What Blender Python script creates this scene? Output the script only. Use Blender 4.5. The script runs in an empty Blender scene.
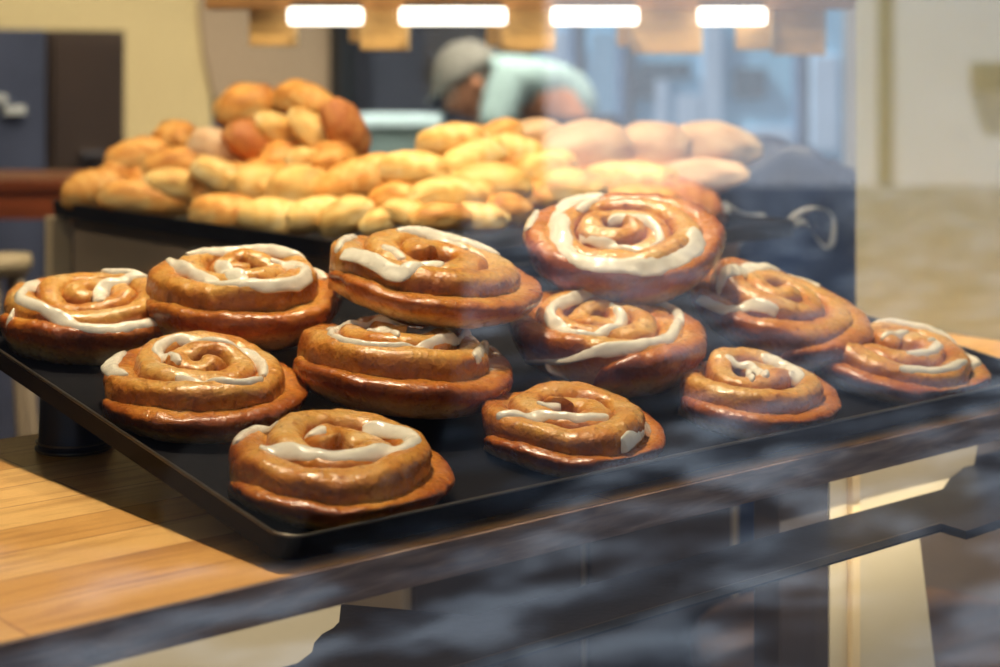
import bpy, bmesh, math, random
from mathutils import Vector, Matrix, noise
from mathutils.bvhtree import BVHTree
C = bpy.context.scene.collection
PI = math.pi
# ------------------------------------------------------------------ camera frame
CAM = Vector((-.461, -.710, .256)); F = 1700.0; YH = 60.0
AZ = math.radians(49.8)
FW = Vector((math.cos(AZ), math.sin(AZ), 0)); RT = Vector((math.sin(AZ), -math.cos(AZ), 0)); UP = Vector((0, 0, 1))
def P(px, py, d):                       # point at a depth
    return CAM + (FW + RT*((px-500)/F) - UP*((py-YH)/F))*d
def atY(px, py, Y):
    v = FW + RT*((px-500)/F) - UP*((py-YH)/F)
    return CAM + v*((Y-CAM.y)/v.y)
def atX(px, py, X):
    v = FW + RT*((px-500)/F) - UP*((py-YH)/F)
    return CAM + v*((X-CAM.x)/v.x)
def atZ(px, py, Z):
    v = FW + RT*((px-500)/F) - UP*((py-YH)/F)
    return CAM + v*((Z-CAM.z)/v.z)
cd = bpy.data.cameras.new('camera'); cam = bpy.data.objects.new('camera', cd); C.objects.link(cam)
cam.matrix_world = Matrix.Translation(CAM) @ Matrix((RT, UP, -FW)).transposed().to_4x4()
cd.sensor_width = 36; cd.lens = F*36/1000; cd.shift_x = 0; cd.shift_y = -(333.5-YH)/1000
cd.clip_start = .02; cd.clip_end = 200
cd.dof.use_dof = True; cd.dof.focus_distance = 1.02; cd.dof.aperture_fstop = 6.3
bpy.context.scene.camera = cam
# ------------------------------------------------------------------ materials
def newmat(name):
    m = bpy.data.materials.new(name); m.use_nodes = True
    return m, m.node_tree, m.node_tree.nodes['Principled BSDF']
def node(t, kind, **kw):
    n = t.nodes.new(kind)
    for k, v in kw.items():
        if k in n.inputs: n.inputs[k].default_value = v
        else: setattr(n, k, v)
    return n
def ramp(t, stops, interp='LINEAR'):
    r = t.nodes.new('ShaderNodeValToRGB'); r.color_ramp.interpolation = interp
    e = r.color_ramp.elements
    while len(e) < len(stops): e.new(.5)
    for i, (p, c) in enumerate(stops):
        e[i].position = p; e[i].color = (c[0], c[1], c[2], 1)
    return r
def mat(name, col, rough=.5, metal=0, var=.12, scale=6, bump=0, bscale=60, emit=0, coat=0, stretch=(1, 1, 1)):
    m, t, b = newmat(name)
    tc = node(t, 'ShaderNodeTexCoord'); mp = node(t, 'ShaderNodeMapping'); mp.inputs['Scale'].default_value = stretch
    t.links.new(tc.outputs['Object'], mp.inputs['Vector'])
    n = node(t, 'ShaderNodeTexNoise', Scale=scale, Detail=4)
    t.links.new(mp.outputs[0], n.inputs['Vector'])
    lo = [c*(1-var) for c in col]; hi = [min(1, c*(1+var)) for c in col]
    r = ramp(t, [(.3, lo), (.7, hi)]); t.links.new(n.outputs['Fac'], r.inputs[0]); t.links.new(r.outputs[0], b.inputs['Base Color'])
    b.inputs['Roughness'].default_value = rough; b.inputs['Metallic'].default_value = metal
    b.inputs['Coat Weight'].default_value = coat
    if bump:
        n2 = node(t, 'ShaderNodeTexNoise', Scale=bscale, Detail=3); t.links.new(mp.outputs[0], n2.inputs['Vector'])
        bp = node(t, 'ShaderNodeBump', Strength=bump, Distance=.002); t.links.new(n2.outputs['Fac'], bp.inputs['Height'])
        t.links.new(bp.outputs[0], b.inputs['Normal'])
    if emit:
        b.inputs['Emission Color'].default_value = (1, .93, .8, 1); b.inputs['Emission Strength'].default_value = emit
    return m
M = {}
M['black_metal'] = mat('black_metal', (.012, .014, .020), .38, .3, .3, 20, .1, 200)
M['tray_metal'] = mat('tray_metal', (.008, .008, .010), .6, .0, .5, 9, .1, 150)
M['tray_metal'].node_tree.nodes['Principled BSDF'].inputs['Specular IOR Level'].default_value = .06
M['rim_metal'] = mat('rim_metal', (.16, .14, .11), .3, .8, .3, 12)
M['cream_paint'] = mat('cream_paint', (.66, .54, .34), .6, 0, .05, 3)
M['wall_cream'] = mat('wall_cream', (.56, .46, .26), .8, 0, .05, 2)
M['wall_taupe'] = mat('wall_taupe', (.34, .26, .19), .8, 0, .06, 2)
M['dark_brown'] = mat('dark_brown', (.035, .022, .016), .45, 0, .2, 4)
M['cabinet_brown'] = mat('cabinet_brown', (.32, .25, .17), .55, 0, .2, 4)
M['red_wood'] = mat('red_wood', (.50, .12, .035), .4, 0, .3, 5, stretch=(1, 8, 8))
M['brown_wood'] = mat('brown_wood', (.16, .085, .035), .5, 0, .35, 4, stretch=(1, 9, 9))
M['rail_wood'] = mat('rail_wood', (.42, .20, .06), .55, 0, .3, 5, stretch=(1, 8, 8))
M['tag_wood'] = mat('tag_wood', (.80, .47, .15), .6, 0, .18, 12, stretch=(1, 6, 6))
M['tag_edge'] = mat('tag_edge', (.85, .62, .32), .6, 0, .1, 12)
M['navy'] = mat('navy', (.015, .040, .12), .38, 0, .3, 14, .4, 30)
M['navy_cup'] = mat('navy_cup', (.010, .016, .036), .28, .1, .4, 30)
M['chrome'] = mat('chrome', (.55, .5, .45), .2, 1, .1, 10)
M['floor'] = mat('floor', (.07, .05, .035), .5, 0, .3, 2)
M['ceil'] = mat('ceil', (.5, .45, .38), .8)
M['frame_dark'] = mat('frame_dark', (.015, .018, .024), .4)
M['frame_blue'] = mat('frame_blue', (.10, .16, .26), .4)
M['pale_blue'] = mat('pale_blue', (.50, .72, .86), .5, 0, .08, 2)
M['teal'] = mat('teal', (.045, .10, .13), .5, 0, .3, 3)
M['blue_panel'] = mat('blue_panel', (.42, .74, .95), .6, 0, .15, 2)
M['led'] = mat('led', (1, 1, 1), .4, 0, 0, 3, emit=5)
M['skin'] = mat('skin', (.38, .17, .09), .5, 0, .1, 20)
M['hair'] = mat('hair', (.06, .05, .045), .6)
M['cap'] = mat('cap', (.15, .155, .15), .8, 0, .15, 40)
M['shirt'] = mat('shirt', (.22, .34, .38), .8, 0, .15, 12)
M['apron'] = mat('apron', (.02, .03, .06), .8, 0, .2, 12)
M['facade_white'] = mat('facade_white', (.80, .85, .94), .8, 0, .05, 1.5)
M['facade_dark'] = mat('facade_dark', (.05, .045, .04), .8, 0, .3, 1)
M['van_black'] = mat('van_black', (.004, .004, .006), .8, 0, .2, 1)
M['van_black'].node_tree.nodes['Principled BSDF'].inputs['Specular IOR Level'].default_value = .1
M['tyre'] = mat('tyre', (.01, .01, .01), .8)
M['pipe'] = mat('pipe', (.03, .03, .02), .5)
M['plastic'] = mat('plastic', (.55, .58, .60), .15, 0, .1, 20)

def wood_counter():
    m, t, b = newmat('butcher_block')
    tc = node(t, 'ShaderNodeTexCoord')
    br = node(t, 'ShaderNodeTexBrick', Scale=1.0)
    br.inputs['Color1'].default_value = (.74, .38, .10, 1); br.inputs['Color2'].default_value = (.96, .60, .22, 1); br.inputs['Mortar'].default_value = (.36, .14, .035, 1)
    br.inputs['Brick Width'].default_value = .36; br.inputs['Row Height'].default_value = .043; br.inputs['Mortar Size'].default_value = .0006; br.inputs['Mortar Smooth'].default_value = .3; br.offset = .37
    t.links.new(tc.outputs['Object'], br.inputs['Vector'])
    mp = node(t, 'ShaderNodeMapping'); mp.inputs['Scale'].default_value = (3, 32, 10); t.links.new(tc.outputs['Object'], mp.inputs['Vector'])
    n = node(t, 'ShaderNodeTexNoise', Scale=2.2, Detail=6, Distortion=1.2); t.links.new(mp.outputs[0], n.inputs['Vector'])
    r = ramp(t, [(.25, (.62, .52, .42)), (.5, (.95, .92, .9)), (.8, (1, 1, 1))]); t.links.new(n.outputs['Fac'], r.inputs[0])
    mx = node(t, 'ShaderNodeMix', data_type='RGBA', blend_type='MULTIPLY'); mx.inputs[0].default_value = 1
    t.links.new(br.outputs['Color'], mx.inputs[6]); t.links.new(r.outputs[0], mx.inputs[7])
    t.links.new(mx.outputs[2], b.inputs['Base Color']); b.inputs['Roughness'].default_value = .42
    return m
M['butcher'] = wood_counter()
def wood_edge():
    m, t, b = newmat('counter_edge')
    tc = node(t, 'ShaderNodeTexCoord'); mp = node(t, 'ShaderNodeMapping'); mp.inputs['Scale'].default_value = (14, 60, 110); t.links.new(tc.outputs['Object'], mp.inputs['Vector'])
    n = node(t, 'ShaderNodeTexNoise', Scale=1.6, Detail=6, Distortion=.6); t.links.new(mp.outputs[0], n.inputs['Vector'])
    r = ramp(t, [(.3, (.10, .055, .035)), (.55, (.26, .16, .11)), (.75, (.40, .28, .20))]); t.links.new(n.outputs['Fac'], r.inputs[0])
    t.links.new(r.outputs[0], b.inputs['Base Color']); b.inputs['Roughness'].default_value = .6
    return m
M['edge'] = wood_edge()
def dough_mat():
    m, t, b = newmat('baked_dough')
    at = node(t, 'ShaderNodeAttribute', attribute_name='bake_shade'); sp = node(t, 'ShaderNodeSeparateColor'); t.links.new(at.outputs['Color'], sp.inputs[0])
    tc = node(t, 'ShaderNodeTexCoord')
    n = node(t, 'ShaderNodeTexNoise', Scale=55, Detail=5, Roughness=.65); t.links.new(tc.outputs['Object'], n.inputs['Vector'])
    n2 = node(t, 'ShaderNodeTexNoise', Scale=260, Detail=3); t.links.new(tc.outputs['Object'], n2.inputs['Vector'])
    a = node(t, 'ShaderNodeMath', operation='MULTIPLY_ADD'); t.links.new(n.outputs['Fac'], a.inputs[0]); a.inputs[1].default_value = .62; t.links.new(sp.outputs[0], a.inputs[2])
    s = node(t, 'ShaderNodeMath', operation='SUBTRACT'); t.links.new(a.outputs[0], s.inputs[0]); s.inputs[1].default_value = .31
    r = ramp(t, [(0, (.80, .54, .22)), (.22, (.72, .37, .085)), (.42, (.58, .21, .030)), (.68, (.36, .085, .010)), (1, (.15, .028, .005))])
    t.links.new(s.outputs[0], r.inputs[0])
    g = node(t, 'ShaderNodeMath', operation='MULTIPLY'); t.links.new(sp.outputs[1], g.inputs[0])
    r3 = ramp(t, [(.36, (0, 0, 0)), (.62, (1, 1, 1))]); t.links.new(n.outputs['Fac'], r3.inputs[0]); t.links.new(r3.outputs[0], g.inputs[1])
    mx = node(t, 'ShaderNodeMix', data_type='RGBA'); t.links.new(g.outputs[0], mx.inputs[0]); t.links.new(r.outputs[0], mx.inputs[6]); mx.inputs[7].default_value = (.24, .075, .018, 1)
    # fine crumb speckle
    r4 = ramp(t, [(.56, (1, 1, 1)), (.70, (.55, .40, .30))]); t.links.new(n2.outputs['Fac'], r4.inputs[0])
    m2 = node(t, 'ShaderNodeMix', data_type='RGBA', blend_type='MULTIPLY'); m2.inputs[0].default_value = .8
    t.links.new(mx.outputs[2], m2.inputs[6]); t.links.new(r4.outputs[0], m2.inputs[7]); t.links.new(m2.outputs[2], b.inputs['Base Color'])
    bp = node(t, 'ShaderNodeBump', Strength=.8, Distance=.0022)
    ad = node(t, 'ShaderNodeMath', operation='MULTIPLY_ADD'); t.links.new(n2.outputs['Fac'], ad.inputs[0]); ad.inputs[1].default_value = .6; t.links.new(n.outputs['Fac'], ad.inputs[2])
    t.links.new(ad.outputs[0], bp.inputs['Height']); t.links.new(bp.outputs[0], b.inputs['Normal'])
    rr = ramp(t, [(.35, (.16,)*3), (.7, (.45,)*3)]); t.links.new(n.outputs['Fac'], rr.inputs[0]); t.links.new(rr.outputs[0], b.inputs['Roughness'])
    b.inputs['Coat Weight'].default_value = .35; b.inputs['Coat Roughness'].default_value = .18
    b.inputs['Subsurface Weight'].default_value = .04; b.inputs['Subsurface Radius'].default_value = (.01, .005, .002); b.inputs['Subsurface Scale'].default_value = .5
    return m
M['dough'] = dough_mat()
M['icing'] = mat('icing', (.88, .83, .68), .22, 0, .06, 90, .25, 120, coat=.3)
def bun_mat(name, pale, mid, dark):
    m, t, b = newmat(name)
    tc = node(t, 'ShaderNodeTexCoord'); n = node(t, 'ShaderNodeTexNoise', Scale=28, Detail=5, Roughness=.6); t.links.new(tc.outputs['Object'], n.inputs['Vector'])
    at = node(t, 'ShaderNodeAttribute', attribute_name='bake_shade'); sp = node(t, 'ShaderNodeSeparateColor'); t.links.new(at.outputs['Color'], sp.inputs[0])
    a = node(t, 'ShaderNodeMath', operation='MULTIPLY_ADD'); t.links.new(n.outputs['Fac'], a.inputs[0]); a.inputs[1].default_value = .9; t.links.new(sp.outputs[0], a.inputs[2])
    s = node(t, 'ShaderNodeMath', operation='SUBTRACT'); t.links.new(a.outputs[0], s.inputs[0]); s.inputs[1].default_value = .45
    r = ramp(t, [(0, pale), (.45, mid), (.95, dark)]); t.links.new(s.outputs[0], r.inputs[0]); t.links.new(r.outputs[0], b.inputs['Base Color'])
    b.inputs['Roughness'].default_value = .55
    bp = node(t, 'ShaderNodeBump', Strength=.4, Distance=.002); t.links.new(n.outputs['Fac'], bp.inputs['Height']); t.links.new(bp.outputs[0], b.inputs['Normal'])
    return m
BUN = {'g': bun_mat('golden_crust', (.90, .62, .24), (.82, .38, .07), (.36, .09, .012)),
       'y': bun_mat('floury_crust', (.94, .76, .38), (.90, .58, .17), (.56, .22, .035)),
       'd': bun_mat('dark_crust', (.70, .34, .10), (.55, .18, .04), (.30, .07, .015)),
       'p': bun_mat('pale_haze_crust', (.82, .64, .42), (.76, .50, .28), (.50, .25, .11))}  # pale crust; on the right-hand rolls it holds the reflection haze as colour
def glass_mat(name, f0, tint=(1, 1, 1)):
    m = bpy.data.materials.new(name); m.use_nodes = True; t = m.node_tree; t.nodes.clear()
    out = node(t, 'ShaderNodeOutputMaterial'); tr = node(t, 'ShaderNodeBsdfTransparent'); tr.inputs[0].default_value = (*tint, 1)
    gl = node(t, 'ShaderNodeBsdfGlossy'); gl.inputs['Roughness'].default_value = 0
    lw = node(t, 'ShaderNodeLayerWeight', Blend=.5); pw = node(t, 'ShaderNodeMath', operation='POWER'); t.links.new(lw.outputs['Facing'], pw.inputs[0]); pw.inputs[1].default_value = 5
    ma = node(t, 'ShaderNodeMath', operation='MULTIPLY_ADD'); t.links.new(pw.outputs[0], ma.inputs[0]); ma.inputs[1].default_value = 1-f0; ma.inputs[2].default_value = f0
    mx = node(t, 'ShaderNodeMixShader'); t.links.new(ma.outputs[0], mx.inputs[0]); t.links.new(tr.outputs[0], mx.inputs[1]); t.links.new(gl.outputs[0], mx.inputs[2]); t.links.new(mx.outputs[0], out.inputs[0])
    return m
M['shop_glass'] = glass_mat('shop_glass', .15)
M['back_glass'] = glass_mat('back_glass', .04, (.88, .95, 1))
M['wrap'] = glass_mat('clear_wrap', .16)
def cobbles():
    m, t, b = newmat('cobble_paving')
    tc = node(t, 'ShaderNodeTexCoord'); mp = node(t, 'ShaderNodeMapping'); mp.inputs['Rotation'].default_value = (0, 0, -AZ+PI/2); mp.inputs['Scale'].default_value = (2.7, 4.6, 1)
    t.links.new(tc.outputs['Object'], mp.inputs['Vector'])
    v = node(t, 'ShaderNodeTexNoise', Scale=1.0, Detail=2.5, Roughness=.5, Distortion=.3); t.links.new(mp.outputs[0], v.inputs['Vector'])
    r = ramp(t, [(.44, (.018, .022, .035)), (.52, (.08, .10, .14)), (.64, (.30, .37, .47))]); t.links.new(v.outputs['Fac'], r.inputs[0])
    t.links.new(r.outputs[0], b.inputs['Base Color']); b.inputs['Roughness'].default_value = .7
    return m
M['cobbles'] = cobbles()
# ------------------------------------------------------------------ mesh helpers
def link(name, bm, m, parent=None, smooth=False, M4=None):
    me = bpy.data.meshes.new(name); bmesh.ops.recalc_face_normals(bm, faces=bm.faces[:]); bm.to_mesh(me); bm.free()
    if smooth:
        for p in me.polygons: p.use_smooth = True
    for mm in (m if isinstance(m, list) else [m]): me.materials.append(mm)
    o = bpy.data.objects.new(name, me); C.objects.link(o)
    if parent: o.parent = parent
    if M4 is not None: o.matrix_world = M4
    return o
def tag(o, label=None, cat=None, group=None, kind=None):
    if label: o['label'] = label
    if cat: o['category'] = cat
    if group: o['group'] = group
    if kind: o['kind'] = kind
    return o
def empty(name, loc=(0, 0, 0), M4=None):
    o = bpy.data.objects.new(name, None); o.empty_display_size = .02; C.objects.link(o)
    if M4 is not None: o.matrix_world = M4
    else: o.location = loc
    return o
def box(bm, lo, hi, bev=0, M4=None, seg=2):
    lo, hi = Vector(lo), Vector(hi); c = (lo+hi)/2; s = hi-lo
    g = bmesh.ops.create_cube(bm, size=1)['verts']
    for v in g: v.co = Vector((v.co.x*s.x, v.co.y*s.y, v.co.z*s.z))+c
    if bev:
        es = list({e for v in g for e in v.link_edges})
        r = bmesh.ops.bevel(bm, geom=es, offset=bev, segments=seg, affect='EDGES', profile=.6); g = list({v for f in r['faces'] for v in f.verts} | {v for v in g if v.is_valid})
    if M4 is not None:
        for v in g: v.co = M4 @ v.co
    return g
def bx(lo, hi, bev=0, M4=None):
    bm = bmesh.new(); box(bm, lo, hi, bev, M4); return bm
def lathe(bm, prof, c=(0, 0, 0), n=40):
    rings = []
    for r, z in prof:
        rings.append([bm.verts.new((c[0]+r*math.cos(2*PI*i/n), c[1]+r*math.sin(2*PI*i/n), c[2]+z)) for i in range(n)])
    for a, b in zip(rings, rings[1:]):
        for i in range(n): bm.faces.new((a[i], a[(i+1) % n], b[(i+1) % n], b[i]))
    bm.faces.new(rings[0][::-1]); bm.faces.new(rings[-1])
def tube(bm, pts, r, n=10):
    rings = []
    for i, p in enumerate(pts):
        p = Vector(p); d = (Vector(pts[min(i+1, len(pts)-1)])-Vector(pts[max(i-1, 0)])).normalized()
        a = d.orthogonal().normalized(); b = d.cross(a); rr = r[i] if isinstance(r, (list, tuple)) else r
        rings.append([bm.verts.new(p+(a*math.cos(2*PI*k/n)+b*math.sin(2*PI*k/n))*rr) for k in range(n)])
    for a, b in zip(rings, rings[1:]):
        # pick the closest start to avoid twists
        o = min(range(n), key=lambda k: (a[0].co-b[k].co).length)
        for k in range(n): bm.faces.new((a[k], a[(k+1) % n], b[(k+1+o) % n], b[(k+o) % n]))
    bm.faces.new(rings[0][::-1]); bm.faces.new(rings[-1])
def struct(name, bm, m): return tag(link(name, bm, m), kind='structure')
# ------------------------------------------------------------------ window glass, counter, reveal
YG = -.05; XR = .89
struct('window_1', bx((-2.6, YG-.006, -.9), (7.6, YG, 1.75)), M['shop_glass'])
ct = empty('window_counter', (0, 0, 0)); tag(ct, 'long butcher-block wooden counter running along inside the shop window', 'counter')
link('counter_top', bx((-2.0, 0.002, -.019), (XR-.002, .385, 0), .0006), M['butcher'], ct)
link('front_edge', bx((-2.0, -.002, -.0195), (XR-.002, .002, .0003), .0005), M['edge'], ct)['label'] = 'dark brown front edge'
bm = bmesh.new(); box(bm, (XR, -.035, -.02), (XR+.03, .345, 1.75), .001)
M['reveal'] = mat('reveal_paint', (.46, .49, .36), .7, 0, .04, 3)
struct('wall_right', bm, M['reveal'])
# black steel sill bracket under the counter
ZS = -.064
sb = empty('steel_sill', (0, 0, 0)); tag(sb, 'black steel sill strip running below the counter front edge', 'sill')
def flat_poly(pts, z0, z1):
    bm = bmesh.new(); f = bm.faces.new([bm.verts.new((x, y, z0)) for x, y in pts])
    r = bmesh.ops.extrude_face_region(bm, geom=[f])
    for v in [g for g in r['geom'] if isinstance(g, bmesh.types.BMVert)]: v.co.z = z1
    return bm
def zpt(px, py, z=ZS): p = atZ(px, py, z); return (p.x, p.y)
y0 = zpt(830, 556)[1]; y1 = zpt(830, 518)[1]
xl = zpt(310, 657)[0]; xr = zpt(945, 491)[0]; xrr = zpt(966, 531)[0]
gl = [zpt(x, y) for x, y in ((312, 652), (314, 643), (322, 634), (333, 628), (339, 622), (341, 604))]
gr = [zpt(x, y) for x, y in ((967, 458), (962, 470), (950, 478), (943, 489))]
pts = [(-1.6, y0), (zpt(955, 527)[0], y0), zpt(966, 531), zpt(1120, 480), zpt(1120, 420)] + gr + [(xl+.11, y1), gl[-1][:1] + (gl[-1][1],)] + gl[::-1][1:] + [(xl-.01, y1), (-1.6, y1)]
link('sill_plate', flat_poly(pts, ZS-.006, ZS), M['black_metal'], sb)
bm = bmesh.new(); box(bm, (-1.6, y0-.0012, ZS-.004), (zpt(955, 527)[0], y0+.0002, ZS+.0006))
link('polished_edge', bm, M['rim_metal'], sb)['label'] = 'thin bright metal edge'
bm = bmesh.new()
for x in (-1.3, .8): box(bm, (x-.01, y1-.02, ZS-.002), (x+.01, y1+.0, -.0195))
link('hanger', bm, M['black_metal'], sb)
# ------------------------------------------------------------------ tray
TILT = math.radians(8.5); TN = Vector((0, -math.sin(TILT), math.cos(TILT)))
TM = Matrix.Translation((0.002, 0.006, .004)) @ Matrix.Rotation(TILT, 4, 'X')
TL, TD, TH = .685, .41, .0135
def rrect(x0, y0, x1, y1, r, n=6):
    out = []
    for cx, cy, a0 in ((x1-r, y1-r, 0), (x0+r, y1-r, 90), (x0+r, y0+r, 180), (x1-r, y0+r, 270)):
        for i in range(n+1):
            a = math.radians(a0+90*i/n); out.append((cx+r*math.cos(a), cy+r*math.sin(a)))
    return out
def tray_parts(root, L, D, H, mbody, mrim):
    bm = bmesh.new()
    loops = []
    for inset, z, r in ((.002, 0, .012), (0, H, .014), (.0016, H, .0125), (.0045, .0016, .011)):
        loops.append([bm.verts.new((x, y, z)) for x, y in rrect(inset, inset, L-inset, D-inset, r)])
    for a, b in zip(loops, loops[1:]):
        for i in range(len(a)): bm.faces.new((a[i], a[(i+1) % len(a)], b[(i+1) % len(a)], b[i]))
    bm.faces.new(loops[0][::-1]); bm.faces.new(loops[-1])
    link('tray_body', bm, mbody, root)
    bm = bmesh.new(); pts = rrect(.0006, .0006, L-.0006, D-.0006, .0135); pts.append(pts[0])
    n = 8; rings = []
    for i, (x, y) in enumerate(pts[:-1]):
        p = Vector((x, y, H)); d = Vector((*pts[(i+1) % (len(pts)-1)], H))-Vector((*pts[i-1 if i else len(pts)-2], H)); d.normalize(); a = Vector((d.y, -d.x, 0))
        rings.append([bm.verts.new(p+a*math.cos(2*PI*k/n)*.0011+Vector((0, 0, math.sin(2*PI*k/n)*.0009))) for k in range(n)])
    for i in range(len(rings)):
        a, b = rings[i], rings[(i+1) % len(rings)]
        for k in range(n): bm.faces.new((a[k], a[(k+1) % n], b[(k+1) % n], b[k]))
    link('rim', bm, mrim, root, True)['label'] = 'worn bright rolled rim'
tr = empty('baking_tray', M4=TM); tag(tr, 'long black metal baking tray tilted on the counter under the cinnamon rolls', 'tray')
tray_parts(tr, TL, TD, TH, M['tray_metal'], M['rim_metal'])
# upturned dark cup propping the tray
cp = atZ(51, 457, 0)+Vector((.022, .012, 0))
cup = empty('support_cup', (cp.x, cp.y, 0)); tag(cup, 'dark navy upturned cup with a metal ring propping up the left side of the tray', 'cup')
hz = .004+math.tan(TILT)*(cp.y-.028-.006)-.001
bm = bmesh.new(); lathe(bm, [(.0235, .002), (.0235, .006), (.0228, .008), (.0215, hz-.004), (.020, hz), (.015, hz+.0)]); link('cup_body', bm, M['navy_cup'], cup, True)
bm = bmesh.new(); lathe(bm, [(.0236, 0), (.0248, .0008), (.0250, .0026), (.0236, .0036)]); link('lower_ring', bm, M['black_metal'], cup, True)
def ring(z, r, t, m, par, nm):
    bm = bmesh.new(); rr = []
    for i in range(48):
        a = 2*PI*i/48; rr.append([bm.verts.new(((r+t*math.cos(b))*math.cos(a), (r+t*math.cos(b))*math.sin(a), z+t*math.sin(b))) for b in (k*PI/4 for k in range(8))])
    for i in range(48):
        a, b = rr[i], rr[(i+1) % 48]
        for k in range(8): bm.faces.new((a[k], a[(k+1) % 8], b[(k+1) % 8], b[k]))
    return link(nm, bm, m, par, True)
ring(.0016, .0245, .0008, M['rim_metal'], cup, 'metal_ring'); ring(.0062, .0240, .0007, M['rim_metal'], cup, 'metal_ring')
# second hidden prop at the right back carries the tray's other side
cup2 = empty('support_cup', (.63, .33, 0)); tag(cup2, 'dark cup under the right back corner of the tray', 'cup')
hz2 = .004+math.tan(TILT)*(.33-.028-.006)-.001
bm = bmesh.new(); lathe(bm, [(.0235, 0), (.0228, .008), (.0215, hz2-.004), (.020, hz2), (.015, hz2)]); link('cup_body', bm, M['navy_cup'], cup2, True)
# ------------------------------------------------------------------ cinnamon rolls
def sstep(a, b, x):
    t = max(0, min(1, (x-a)/(b-a))); return t*t*(3-2*t)
def dough_bm(R, H, N, phi_end, drop, seed, lip=1.0, ecc=.04, core=0.0, chir=1):
    rnd = random.Random(seed); off = Vector((rnd.random()*50, rnd.random()*50, rnd.random()*50))
    T = 2*PI*N; K = int(N*130); S = 34
    bm = bmesh.new(); col = []; rings = []
    p = R/(N+.25)
    for i in range(K+1):
        th = T*i/K; f = th/T
        fi = th/(T-2*PI); pi_ = .62*R/(N-1)
        rc = (.09+.62*fi)*R if fi < 1 else (.71+.145*sstep(T-2*PI, T-PI*.8, th))*R
        rc += R*.035*noise.noise(off+Vector((7, th*.7, 0)))
        outer = sstep(T-2*PI*lip-.5, T-2*PI*lip+1.6, th)
        ang = phi_end+chir*(T-th)
        w = (pi_*.56+(.165*R-pi_*.56)*sstep(T-3*PI, T-2*PI+.8, th))*(1+.16*noise.noise(off+Vector((th*.8, 0, 0))))
        last = sstep(T-2*PI-.2, T-2*PI+.5, th)
        h = H*(1.0+core*(1-f)+.20*noise.noise(off+Vector((3, th*.6, 0))))*(1-.78*drop*outer)
        endf = min(1, (T-th)/.9); endf = math.sqrt(max(0, 1-(1-endf)**2)); sf = min(1, th/.5); sf = math.sqrt(max(0, 1-(1-sf)**2))
        w *= max(.04, endf)*max(.05, sf); hh = h*(.45+.55*endf)
        rwarp = 1+ecc*math.sin(2*ang+seed)+.02*math.sin(3*ang+seed*2)
        zlow = 0.0+(.0 if not outer else .0)
        ring_ = []
        for k in range(S):
            a = 2*PI*k/S; ca, sa = math.cos(a), math.sin(a)
            u = w*math.copysign(abs(ca)**.72, ca); z = hh/2+hh/2*math.copysign(abs(sa)**.62, sa)
            zr = z/H
            # outer strand: narrow foot, rounded overhang; inner: slightly leaning
            u -= last*(1.5*w*max(0, 1-zr)**1.9) - last*.10*w
            u += (1-last)*.10*w*(zr-.5)
            rr = (rc+u)*rwarp
            co = Vector((rr*math.cos(ang), rr*math.sin(ang), z))
            q = off+co*42; co += Vector((noise.noise(q), noise.noise(q+Vector((9, 0, 0))), .8*noise.noise(q+Vector((0, 9, 0)))*(1 if zr > .1 else 0)))*.0022
            q = off+co*150; co += Vector((noise.noise(q), noise.noise(q+Vector((9, 0, 0))), noise.noise(q+Vector((0, 9, 0)))*(1 if zr > .1 else 0)))*.0009
            # local bulges in top
            ring_.append(bm.verts.new(co))
            side_out = last*sstep(.1, .9, ca); zz = z/hh
            b_out = .02+.80*math.exp(-((zz-.74)/.22)**2)*sstep(-.4, .5, ca)+.34*sstep(.75, 1, zz)
            b_in = .10+.50*abs(ca)**3*sstep(.3, .9, zz)+.12*sstep(.5, 1, zz)
            bake_shade = b_out*last+b_in*(1-last)+.22*noise.noise(off+Vector((th*1.1, 5, 0)))+.14*noise.noise(off+co*60)
            cin = (1-side_out)*sstep(.45, .97, abs(ca))*(.35+.65*(1-sstep(.45, .95, zz)))
            col.append((max(0, min(1, bake_shade)), max(0, min(1, cin)), 0, 1))
        rings.append(ring_)
    for a, b in zip(rings, rings[1:]):
        for k in range(S): bm.faces.new((a[k], a[(k+1) % S], b[(k+1) % S], b[k]))
    bm.faces.new(rings[0][::-1]); bm.faces.new(rings[-1])
    bm.verts.index_update()
    return bm, col
def add_attr(me, col):
    ca = me.color_attributes.new('bake_shade', 'FLOAT_COLOR', 'POINT')
    for i, c in enumerate(col): ca.data[i].color = c
def catmull(pts, step=.0012):
    out = []
    P_ = [pts[0]]+pts+[pts[-1]]
    for i in range(1, len(P_)-2):
        a, b, c, d = P_[i-1:i+3]; n = max(2, int((c-b).length/step))
        for k in range(n):
            t = k/n; out.append(.5*((2*b)+(c-a)*t+(2*a-5*b+4*c-d)*t*t+(3*b-a-3*c+d)*t**3))
    out.append(pts[-1]); return out
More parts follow.
